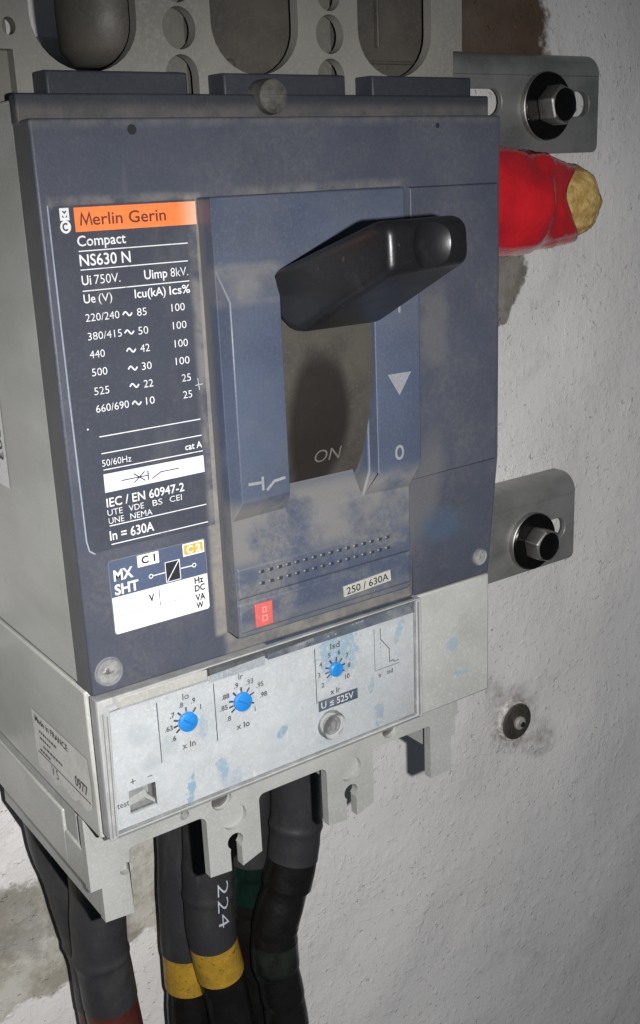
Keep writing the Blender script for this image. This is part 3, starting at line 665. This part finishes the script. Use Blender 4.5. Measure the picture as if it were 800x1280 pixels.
mb = MB(); mb.text('250 / 630A', 74.5, 126.75, 15, 2.05, -7.56, .01, rot=3.2); mb.flat('current_lettering', M['ink_black'], nose)
mb = MB(); mb.prism([(44.5, 121.9), (49.9, 121.9), (49.9, 128.5), (44.5, 128.5)], -7.4, -6.6); mb.build('trip_tag', M['red'], nose, .15)
mb = MB(); mb.stroke([(46.8, 123.2), (47.8, 123.2), (47.8, 124.6), (46.8, 124.6)], .25, -7.45, closed=True); mb.stroke([(46.6, 125.6), (48, 125.6), (48, 127), (46.6, 127)], .25, -7.45, closed=True)
mb.flat('tag_print', mat('faded_pink_print', (.7, .28, .26), .5, bump=0), nose)
PY = -10.08
mb = MB(); mb.faces([(88.8, 66.3, PY), (92.8, 72.4, PY), (97.0, 66.4, PY)], [(0, 1, 2)]); mb.flat('triangle_mark', M['ink_pillar'], nose); mb = MB()
mb.stroke(circle(92.4, 88.4, 1.25, 1.75), .75, PY, closed=True); mb.flat('off_mark', M['ink_pillar'], nose); mb = MB(); mb.stroke([(93.3, 47.6), (93.3, 50.1)], .8, PY); mb.flat('on_mark', M['ink_pillar'], nose); mb = MB()
mb.stroke([(43.2, 88.1), (47.2, 88.3)], .75, PY); mb.stroke([(47.5, 86.8), (47.5, 90.4)], .7, PY); mb.stroke([(48.6, 90.6), (51, 88.6), (54.4, 88.3)], .75, PY)
mb.flat('position_symbol', M['ink_pillar'], nose)
mb = MB(); mb.faces([(89.8, 67, PY - .03), (92.8, 71.4, PY - .03), (95.9, 67.05, PY - .03)], [(0, 1, 2)]); mb.flat('symbol_centre', mat('grey_fill', (.2, .21, .23), .5, bump=0), nose)
# curved shield behind the handle
RS, DC_, YC = 70., 60., -9.6 + 70
arc = lambda a: (DC_ + RS * math.sin(a), YC - RS * math.cos(a))
mb = MB(); aa = [(-.36 + .95 * i / 30) for i in range(31)]
pts = [(x, arc(a)[0], arc(a)[1]) for a in aa for x in (55.85, 84.15)]
mb.faces(pts, [(2 * i, 2 * i + 1, 2 * i + 3, 2 * i + 2) for i in range(30)])
shield = mb.build('toggle_shield', M['shield'], cb, smooth=60)
mb = MB()
def onarc(lx, ly):
    d = 88.2 - ly; return V(67.6 + lx, d, YC - math.sqrt(RS ** 2 - (d - DC_) ** 2) - .12)
mb.text('ON', 0, 0, 8.6, 3.7, 0, -.004, onarc); mb.flat('on_lettering', M['ink_faint'], shield)
# toggle handle
sideL = [(47.6, -6.5), (36.4, -6.5), (23.9, -48.4), (24.8, -53.4), (35.2, -53.9), (37.0, -49.5), (50.9, -17.5), (50.2, -12.5)]
sideR = [(48.5, -6.5), (36.4, -6.5), (23.7, -44.9), (25.8, -49.2), (34.3, -49.6), (36.2, -45.5), (51.2, -15.5), (50.9, -12)]
mb = MB(); n = 8
p = [(55.6, d, y) for d, y in sideL] + [(82.6, d, y) for d, y in sideR]
# the end face runs straight, then turns back on the right
mb.faces(p, [tuple(range(n)), tuple(range(2 * n - 1, n - 1, -1))] + [(i, (i + 1) % n, n + (i + 1) % n, n + i) for i in range(n)])
bmesh.ops.recalc_face_normals(mb.bm, faces=mb.bm.faces)
hd = mb.build('toggle_handle', M['handle'], cb, 2.3, 4, 60)
mb = MB(); mb.lathe(70.2, 29.3, [(0, -67.1)] + [(9.2 * math.sin(t * PI / 16), -57.9 - 9.2 * math.cos(t * PI / 16)) for t in range(1, 16)] + [(0, -48.7)], 40)
ct = mb.build('cutter', M['handle'], cb)
cut(hd, ct)

# trip unit: faceplate, dials, clear cover
fp = plate_mesh([(4.2, 142.3), (51, 142.3), (104.8, 142.6), (104.6, 176.7), (3.0, 177.2), (2.2, 177.2)], [rrect(6.9, 14.8, 166.9, 174.4, .4, 3)], .3, 3)
face = fp.build('trip_faceplate', M['plate'], cb, 0, smooth=0)
FY = .22
mb = MB(); mb.prism([(52, 137.9), (104.9, 137.9), (104.9, 142.55), (52, 142.55)], -.1, 3); mb.build('tinted_band', mat('smoky_blue_strip', (.085, .10, .13), .4, var=.3, vs=150), face, smooth=0)
mb = MB(); mb.prism([(33.2, 140.1), (51, 140.1), (51, 143.7), (33.2, 143.7)], -.05, 3); mb.build('type_field', mat('grey_blue_field', (.30, .33, .35), .5, var=.25, vs=150), face, smooth=0)
mb = MB(); mb.text('STR 22 SE', 34.3, 143.0, 15.6, 2.0, -.12, .01); mb.text('alarm', 61.6, 141.3, 5.8, 1.6, -.16, 0); mb.text('105', 81.4, 140.2, 4, 1.3, -.16, 0)
mb.stroke([(72.5, 139.6), (76, 139.6)], .5, -.16)
for x in (72.6, 75.3): mb.stroke(circle(x, 141.3, .15, n=8), .2, -.16, closed=True)
mb.flat('faded_lettering', mat('pale_grey_print', (.34, .35, .36), .5, bump=0, extra=worn), face)
mb = MB()
for x, a, b_ in ((17.2, 144.5, 162.2), (34.4, 144.3, 161.7), (67.9, 144, 161.4)): mb.stroke([(x, a), (x, b_)], .26, FY)
mb.stroke([(89.55, 143.8), (89.55, 157.6), (99, 157.6)], .16, FY); mb.stroke([(91.9, 144.3), (91.9, 147.8), (95.2, 151.9), (95.2, 156.2), (96.5, 155.9), (97, 156.6), (98.9, 156.6)], .24, FY)
for i in range(7): mb.stroke([(91.9, 149 + i * 1.2), (91.9, 149.6 + i * 1.2)], .1, FY)
mb.stroke([(7.6, 164.5), (9.2, 164.5)], .25, FY); mb.stroke([(8.4, 163.7), (8.4, 165.3)], .25, FY - .02); mb.stroke([(12.7, 164.7), (14.1, 164.7)], .25, FY)
dials = ((25.7, 152.7, 2.75, [('.6', 21.1, 157.1), ('.63', 19.4, 153.8), ('.7', 21.2, 150.3), ('.8', 24, 148.2), ('.9', 27.7, 148), ('1', 30.4, 150.5)], [147, 172, 200, 232, 268, 312], 40),
         (42.9, 152.4, 2.75, [('.8', 38.2, 157), ('.85', 36.4, 153.3), ('.88', 37.1, 150.1), ('.9', 41.2, 147.9), ('.93', 45.1, 148), ('.95', 48.3, 149.9), ('.98', 49.2, 153.2), ('1', 47.3, 156.8)], [147, 170, 195, 232, 270, 308, 340, 385], 212),
         (74.9, 152.4, 2.2, [('2', 70.3, 156.9), ('3', 69.2, 153.4), ('4', 69.8, 150.2), ('5', 73, 148.2), ('6', 76.5, 148.2), ('7', 79.4, 150), ('8', 79.9, 153.3), ('10', 78.8, 156.7)], [147, 172, 200, 240, 280, 315, 350, 385], 100))
for cx, cd_, r, labs, ticks, pa in dials:
    for t, x, d in labs: mb.text(t, x - .5, d, None, 1.4, FY, .022)
    for a in ticks:
        a = math.radians(a); mb.stroke([(cx + (r + .1) * math.cos(a), cd_ + (r + .1) * math.sin(a)), (cx + (r + 1.5) * math.cos(a), cd_ + (r + 1.5) * math.sin(a))], .55, FY)
for t, x, d, w_, h in (('Io', 24.8, 146.2, 2, 1.75), ('x In', 23.6, 160.5, 4, 1.75), ('Ir', 42.3, 145.7, 1.4, 1.6), ('x Io', 40.6, 160.5, 4.3, 1.75), ('test', 3.3, 170.9, 3.5, 1.75), ('Isd', 73.4, 145.8, 3.4, 1.8), ('x Ir', 72.8, 160.1, 3.6, 1.7), ('Ir', 90.9, 160.2, 1.1, 1.3), ('tsd', 94, 160, 2.3, 1.35)): mb.text(t, x, d, w_, h, FY, .006 if t == 'test' else .016)
mb.flat('scale_print', M['ink_black'], face)
mb = MB(); mb.prism([(68.4, 160.95), (82.7, 160.95), (82.7, 164.3), (68.4, 164.3)], .16, .35); mb.build('voltage_field', mat('dark_blue_field', (.035, .055, .085), .45, bump=.05), face, smooth=0)
mb = MB(); mb.text('U \u2264 525V', 69.3, 163.6, 11.8, 2.05, .1, .008); mb.flat('voltage_lettering', M['ink_white'], face)
for cx, cd_, r, labs, ticks, pa in dials:
    mb = MB(); mb.lathe(cx, cd_, [(0, -.95), (r * .85, -.95), (r, -.7), (r, .35)], 30)
    dl = mb.build('adjustment_dial', M['dial'], cb, 0)
    mb = MB(); a = math.radians(pa); mb.stroke([(cx - r * .75 * math.cos(a), cd_ - r * .75 * math.sin(a)), (cx + r * .8 * math.cos(a), cd_ + r * .8 * math.sin(a))], .55, -1.0); mb.flat('pointer_slot', M['dial_dark'], dl)
# test socket: a recessed frame with its inner walls
mb = MB()
q = [(6.9, 166.9), (14.8, 166.9), (14.8, 174.4), (6.9, 174.4)]
mb.faces([(x, d, y) for y in (.35, 5.6) for x, d in q], [(0, 1, 5, 4), (1, 2, 6, 5), (2, 3, 7, 6), (3, 0, 4, 7), (4, 5, 6, 7)])
ts = mb.build('test_socket', mat('grey_socket', (.30, .30, .285), .5), cb, smooth=0)
mb = MB(); mb.prism([(7.0, 170.0), (12.0, 168.6), (12.6, 170.2), (14.7, 172.6), (14.7, 173.8), (11.6, 171.0), (7.0, 172.0)], 1.2, 5.5); mb.build('socket_step', M['grey'], ts, .15)
# sealing screw in its clear cup
mb = MB(); mb.lathe(72.3, 169.4, [(3.3, -1.6), (3.9, -2.0), (4.3, -1.4), (4.4, .3), (3.2, .3)], 36); cup = mb.build('sealing_cup', M['seal'], cb)
mb = MB(); mb.lathe(72.3, 169.4, [(0, -1.0), (2.2, -1.0), (2.7, -.6), (2.8, .32)], 24); mb.box(70.2, 74.4, 169.1, 169.7, -1.25, -.98); mb.box(71.9, 72.6, 167.3, 171.5, -1.2, -1.02); mb.build('sealing_screw', M['sealmetal'], cup, .15)
mb = MB(); mb.stroke([(70.3, 168.3), (71.6, 169.2), (71.2, 170.6)], .55, -1.3); mb.stroke([(72.6, 167.6), (73.6, 168.6), (73.0, 170.9), (74.2, 171.4)], .6, -1.3); mb.stroke(circle(72.3, 169.4, 2.75, n=24), .35, -1.05, closed=True)
mb.flat('screw_slot', M['vent'], cup)
# clear cover: rim with grooves and the pane
rim = plate_mesh([(.3, 138.4), (106.9, 138.0), (107, 177.9), (0, 178.6)], [[(3.5, 142.4), (33, 142.4), (33, 138.9), (105.0, 138.6), (104.9, 176.9), (2.4, 177.6)]], -1.2, 3.6)
ro = rim.build('clear_cover', M['clear_rim'], cb, .45, 3)
mb = MB(); mb.prism([(3.5, 142.4), (33, 142.4), (33, 138.9), (105.0, 138.6), (104.9, 176.9), (2.4, 177.6)], -1.05, -.99)
pn = plate_mesh([(3.55, 142.45), (33.05, 142.45), (33.05, 138.95), (104.9, 138.65), (104.8, 176.8), (2.5, 177.5)], [circle(72.3, 169.4, 4.5), circle(25.7, 152.7, 3), circle(42.9, 152.4, 3), circle(74.9, 152.4, 2.5)], -.75, -.6)
mb.bm.free(); pn.build('clear_pane', M['pane'], ro, smooth=0)
mb = MB(); mb.prism([(5.6, 138.9), (32, 138.9), (32, 141.9), (5.9, 141.9)], -1.5, 1); mb.build('label_holder', M['beige'], ro, .3)
mb = MB()
for a, b_ in (((1.5, 142), (.7, 178)), ((2.7, 143), (1.7, 177.5))): mb.stroke([a, b_], .3, -1.24)
mb.stroke([(105.6, 139), (105.6, 177)], .5, -1.24); mb.stroke([(2.0, 178.0), (105.5, 177.35)], .45, -1.24)
mb.flat('rim_groove', mat('groove_shadow_grey', (.16, .16, .15), .5, bump=0), ro)

# ------------------------------------------------------------------ mounting rails with their bolts
def hexbolt(rail, x, d, y):
    mb = MB(); mb.lathe(x, d, [(4.5, y - 3.8), (13.3, y - 3.6), (13.8, y - 3.0), (13.8, y - 2.7), (4.5, y - 2.7)], 48)
    bo = MB(); bo.lathe(x, d, [(0, y - 12.4), (7.0, y - 12.4), (8.2, y - 11.6), (8.2, y - 3.7), (3.9, y - 3.5), (3.9, y + 14)], 6, .3)
    b1 = bo.build('fixing_bolt', M['zinc'], rail, .4, 2, 30)
    mb.build('washer', M['dark_reflect'], b1, 0)
    mb = MB(); mb.lathe(x, d, [(5, y - 2.6), (13.6, y - 2.6), (13.95, y - 2.2), (13.95, y - .1), (5, y - .1)], 48); mb.build('washer', M['zinc'], b1, 0)
    mb = MB(); mb.lathe(x, d, [(0, y - 12.7), (6.0, y - 12.7), (6.6, y - 12.3)], 28); mb.build('bolt_end', M['dark_reflect'], b1, 0)  # black cap paints the dark reflection on the bolt head's end face
    return b1
def rail_thing(label, d0, d1, xe, tilt, slots, bolt):
    t = thing('mounting_rail', label, 'mounting rail', ((-20 + xe) / 2, d1, 118), 'steel rails holding the breaker')
    f = lambda x: tilt * (x - 250)
    out = [(-20, d0 + 9), (xe, d0 + 9)] + circle(xe - 3, d1 - 3, 3, n=5, a0=0, a1=90) + [(-20, d1)]
    pl = plate_mesh([(x, d + f(x)) for x, d in out], [[(x, d + f(x)) for x, d in rrect(a, b_, c - 5.2, c + 5.2, 5.1, 8)] for a, b_, c in slots], 110, 112.5)
    r1 = pl.build('rail_plate', M['rail'], t, .5, 2)
    mb = MB(); prof = [(d0 + 9 - 9 * math.sin(t * PI / 16), 119 - 9 * math.cos(t * PI / 16)) for t in range(9)] + [(d0, 124)] + [(d0 + 2.5, 124)] + [(d0 + 9 - 6.5 * math.sin(t * PI / 16), 119 - 6.5 * math.cos(t * PI / 16)) for t in range(8, -1, -1)]
    nn = len(prof); p = [(x, d + f(x), y) for x in (-20, xe) for d, y in prof]
    mb.faces(p, [tuple(range(nn)), tuple(range(2 * nn - 1, nn - 1, -1))] + [(i, (i + 1) % nn, nn + (i + 1) % nn, nn + i) for i in range(nn)])
    mb.build('rail_flange', M['rail'], t, 0, smooth=40)
    hexbolt(t, *bolt, 110)
    return t
rail_thing('upper steel rail with two oval slots, just above the red taped cable end', -31.5, 9.2, 307, 0, [(204, 248, -11.8), (264, 301, -11)], (272.6, -10))
rail_thing('lower steel rail behind the breaker, sticking out below the red taped cable end', 157, 199.6, 299, 0, [(262, 292.5, 182.4)], (268.6, 184.2))

# ------------------------------------------------------------------ red taped stub with foam core
st = thing('taped_cable_end', 'thick cable end in glossy red tape with yellow foam showing, right of the breaker', 'cable end', (165, 27, 121))
mb = MB(); NR, NA = 34, 72; rings = []
ctrl = [(163, 27, 121, 20), (175, 27, 104, 20), (195, 27, 88, 20.5), (224, 27.3, 84, 20.6), (242, 28.3, 84, 18.2), (257, 29.2, 84, 15.8)]
def lerp(t):
    k = t * (len(ctrl) - 1); i = min(int(k), len(ctrl) - 2); f = k - i
    return [a + (b_ - a) * f for a, b_ in zip(ctrl[i], ctrl[i + 1])]
for i in range(NR + 1):
    x, d, y, r = lerp(i / NR); x2, d2, y2, _ = lerp(min(1, i / NR + .02)); x1, d1, y1, _ = lerp(max(0, i / NR - .02))
    tn = Vector((x2 - x1, 0, y2 - y1)).normalized(); nn = Vector((-tn.z, 0, tn.x)); ring = []
    for j in range(NA):
        a = 2 * PI * j / NA
        k = i / NR
        rr = r + 1.0 * mnoise.noise(Vector((x * .06, math.cos(a) * 1.5, math.sin(a) * 1.5))) + .8 * mnoise.noise(Vector((x * .02 + 4, math.cos(a) * 3, math.sin(a) * 3))) + .5 * math.sin(x * .25 + 2 * math.sin(a)) + .9 * (((x + 5 * math.sin(a + .6)) / 13.) % 1.) ** 2.2
        ex = 0
        if k > .6:      # ragged end: pulled back towards the viewer, curled on the upper side
            ex = (k - .6) / .4 * (-15 * max(0, math.cos(a - PI * 1.02)) ** 1.5 + 2.5 * math.sin(3 * a + 1) + 3)
        ring.append(mb.bm.verts.new(V(x + nn.x * rr * math.cos(a) + ex, d + rr * math.sin(a), y + nn.z * rr * math.cos(a))))
    rings.append(ring)
for a, b_ in zip(rings, rings[1:]):
    for j in range(NA): mb.bm.faces.new((a[j], a[(j + 1) % NA], b_[(j + 1) % NA], b_[j]))
# turned-in lip
lip = [mb.bm.verts.new(v.co + Vector((-.004, (V(0, 0, 84).y - v.co.y) * .16, (V(0, 29, 0).z - v.co.z) * .16))) for v in rings[-1]]
for j in range(NA): mb.bm.faces.new((rings[-1][j], rings[-1][(j + 1) % NA], lip[(j + 1) % NA], lip[j]))
mb.build('tape_wrap', M['red_tape'], st, smooth=180)
mb = MB(); pr = [(0, 0), (4, .3), (8, 1.3), (11, 3.3), (13.6, 6.5), (14.5, 11), (14.2, 34)]
mb.lathe(0, 0, pr, 48); bmesh.ops.subdivide_edges(mb.bm, edges=mb.bm.edges, cuts=2, use_grid_fill=True)
for v in mb.bm.verts:
    x, z, y = v.co.x * 1000, -v.co.z * 1000, v.co.y * 1000
    p = Vector((271.5 - y, 28.5 + z, 84 + x)); nz = mnoise.fractal(p * .11, 1., 2., 4)
    c = Vector((253, 28.5, 84)); p = c + (p - c) * (1 + .08 * nz)
    v.co = V(p.x, p.y, p.z)
mb.build('foam_core', M['foam'], st, smooth=60)

# ------------------------------------------------------------------ cables below the breaker
def catmull(pts, n=10):
    out = []
    for i in range(len(pts) - 1):
        p0, p1, p2, p3 = pts[max(0, i - 1)], pts[i], pts[i + 1], pts[min(len(pts) - 1, i + 2)]
        for k in range(n):
            t = k / n
            out.append([.5 * (2 * b_ + (c - a) * t + (2 * a - 5 * b_ + 4 * c - e_) * t * t + (3 * b_ - a - 3 * c + e_) * t ** 3) for a, b_, c, e_ in zip(p0, p1, p2, p3)])
    out.append(list(pts[-1])); return out
def cable(label, pts, marks, rad, wob=0):
    """pts: (x, d, y); marks: list of (d_start, part name, material, extra radius)"""
    path = catmull(pts, 14)
    t = thing('power_cable', label, 'power cable', pts[0], 'power cables below the breaker')
    for k, (ds, nm, mt, er) in enumerate(marks):
        de = marks[k + 1][0] if k + 1 < len(marks) else 1e9
        seg = [p for p in path if ds - 1.5 <= p[1] <= de + (.8 if k + 1 < len(marks) else 0)]
        mb = MB(); rings = []; NA = 36
        for i, p in enumerate(seg):
            a_, b_ = seg[max(0, i - 1)], seg[min(len(seg) - 1, i + 1)]
            tn = Vector((b_[0] - a_[0], b_[1] - a_[1], b_[2] - a_[2])).normalized()
            u = tn.cross(Vector((0, 0, 1))).normalized(); v_ = tn.cross(u)
            r = rad + er
            if nm == 'heat_shrink': r += .22 * mnoise.noise(Vector((p[0], p[1] * .09, 2))) + .55 * math.exp(-((p[1] - RING.get(label, -99)) / 1.6) ** 2)
            elif nm == 'cable_sheath': r += .3 * mnoise.noise(Vector((p[0] * .1, p[1] * .12, 7)))
            if wob and nm != 'heat_shrink': r += .55 * ((p[1] / 17.) % 1.)
            tilt = .035 * (p[1] - ds)
            ring = []
            for j in range(NA):
                ca, sa = math.cos(2 * PI * j / NA), math.sin(2 * PI * j / NA)
                q = Vector(p) + (u * ca + v_ * sa) * (r + .16 * mnoise.noise(Vector((ca * 2, sa * 2, p[1] * .08))))
                ring.append(mb.bm.verts.new(V(*q)))
            rings.append(ring)
        if len(rings) < 2: continue
        for a_, b_ in zip(rings, rings[1:]):
            for j in range(NA): mb.bm.faces.new((a_[j], a_[(j + 1) % NA], b_[(j + 1) % NA], b_[j]))
        mb.bm.faces.new(rings[0]); mb.bm.faces.new(list(reversed(rings[-1])))
        mb.build(nm, mt, t, smooth=50)
    t['_path'] = 0; del t['_path']
    return t, path
RING = {}
S, J = 'heat_shrink', 'cable_sheath'
L_rf = 'front cable of the left pair, dark grey sleeve ending in a dark red tape band'
L_rb = 'cable half hidden behind the red banded one, leftmost below the breaker'
L_yf = 'front cable of the middle pair with yellow tape band, its grey sleeve marked 224'
L_yb = 'middle pair rear cable with yellow tape band, left of the one marked 224'
L_gf = 'right hand cable with short grey sleeve and clear greenish tape band lower down'
L_gb = 'black cable with dark green band, between the marked one and the right hand one'
RING.update({L_rf: 281, L_rb: 285, L_yf: 275, L_yb: 230, L_gf: 262, L_gb: 240})
cable(L_rf, [(27.3, 205, 84), (27.1, 250, 85), (25.9, 265, 85), (25.4, 279, 85), (26, 287, 85), (27, 303, 85), (28, 315, 85), (31, 345, 86), (34, 390, 88)], [(205, S, M['sleeve'], .2), (302, 'tape_band', M['tape_red'], 0), (330, J, M['jacket'], -.2)], 9.8)
cable(L_rb, [(17, 205, 103), (20, 240, 103), (23, 255, 102), (25.2, 270.5, 102), (28.4, 293, 101), (29, 311, 101), (29.5, 326, 101), (31, 360, 101), (32, 400, 102)], [(205, S, M['sleeve'], .2), (314, 'tape_band', M['tape_red'], 0), (340, J, M['jacket'], -.2)], 9.3)
yt, yp = cable(L_yf, [(74, 205, 84), (72.7, 250, 85), (71.2, 266, 85), (70.4, 281, 85), (70.8, 296, 85), (72.9, 312, 85), (75.2, 328, 85), (76.4, 341, 85), (78, 370, 86), (80, 400, 87)], [(205, S, M['sleeve'], .4), (297, 'tape_band', M['tape_yellow'], .25), (312.5, J, M['jacket'], -.4)], 9.3)
cable(L_yb, [(72, 205, 103), (70.3, 258, 102), (68.6, 276, 101), (67.6, 294, 101), (67.2, 309, 101), (66.8, 327, 101), (66, 346, 101), (65, 400, 102)], [(205, S, M['sleeve'], .5), (308.5, 'tape_band', M['tape_yellow'], .25), (325, J, M['jacket'], -.3)], 9.8)
cable(L_gf, [(113.6, 205, 84), (113.1, 250, 85), (111.6, 265.5, 85), (109, 279, 85), (104.6, 291, 85), (99.5, 305, 85), (98.6, 321, 85), (100.6, 335, 85), (103, 356, 86), (106, 400, 88)], [(205, S, M['sleeve'], .9), (275.5, 'tape_wrap', M['jacket'], .5), (287, J, M['jacket'], -.1), (312, 'tape_band', M['tape_clear'], .1), (325, J, M['jacket'], -.7)], 9.4, 1)
cable(L_gb, [(104, 205, 104), (103, 260, 104), (101.6, 285, 104), (100.4, 300, 104), (98.8, 317, 104), (99.7, 338, 104), (100.2, 367, 104), (101, 410, 104)], [(205, S, M['sleeve'], .5), (284, 'tape_band', M['tape_green'], .3), (301, J, M['jacket'], 0)], 9.2, 1)
# number on the marked sleeve, wrapped round it and read downwards
mb = MB()
def onsleeve(lx, ly):
    d = 266 + lx
    ax = min(yp, key=lambda p: abs(p[1] - d)); dx = -1.6 + ly
    xx = ax[0] + dx; r = 9.3 + .4 + .5
    return V(xx, d, ax[2] - math.sqrt(max(0, r * r - dx * dx)) - .15)
mb.text('224', 0, 0, 19.5, 4.7, 0, -.012, onsleeve)
slv = [c for c in yt.children if c.name.startswith('heat_shrink')][0]
me = bpy.data.meshes.new('sleeve_number'); mb.bm.to_mesh(me); mb.bm.free(); finish(me, 'sleeve_number', mat('pale_blue_print', (.55, .58, .66), .5, bump=0, extra=worn), slv, smooth=0)

# ------------------------------------------------------------------ anchor bolt low on the wall
an = thing('wall_anchor', 'rusty round anchor bolt set in the dirty plaster below the lower rail', 'anchor bolt', (274, 287, 124.5))
mb = MB(); mb.lathe(273.6, 286.8, [(3, 120.6), (8.2, 121.0), (9.4, 121.4), (9.8, 122.2), (9.8, 126), (3, 126)], 36); wsh = mb.build('washer', M['anchor'], an)
mb = MB(); mb.lathe(272.9, 286.6, [(4, 122.4), (10.3, 122.5), (10.9, 123.4), (10.9, 126), (4, 126)], 36); mb.build('plaster_collar', M['wall'], an)
mb = MB(); mb.lathe(273.6, 286.8, [(0, 118.6), (2.6, 118.7), (3.5, 119.4), (3.6, 124)], 20); bo = mb.build('stud', mat('worn_stud_metal', (.42, .40, .36), .5, .2, var=.3, vs=400), an)
mb = MB(); mb.lathe(274.4, 287.4, [(0, 118.45), (1.5, 118.5), (1.5, 118.8)], 12); mb.build('stud_hole', M['hole'], bo)
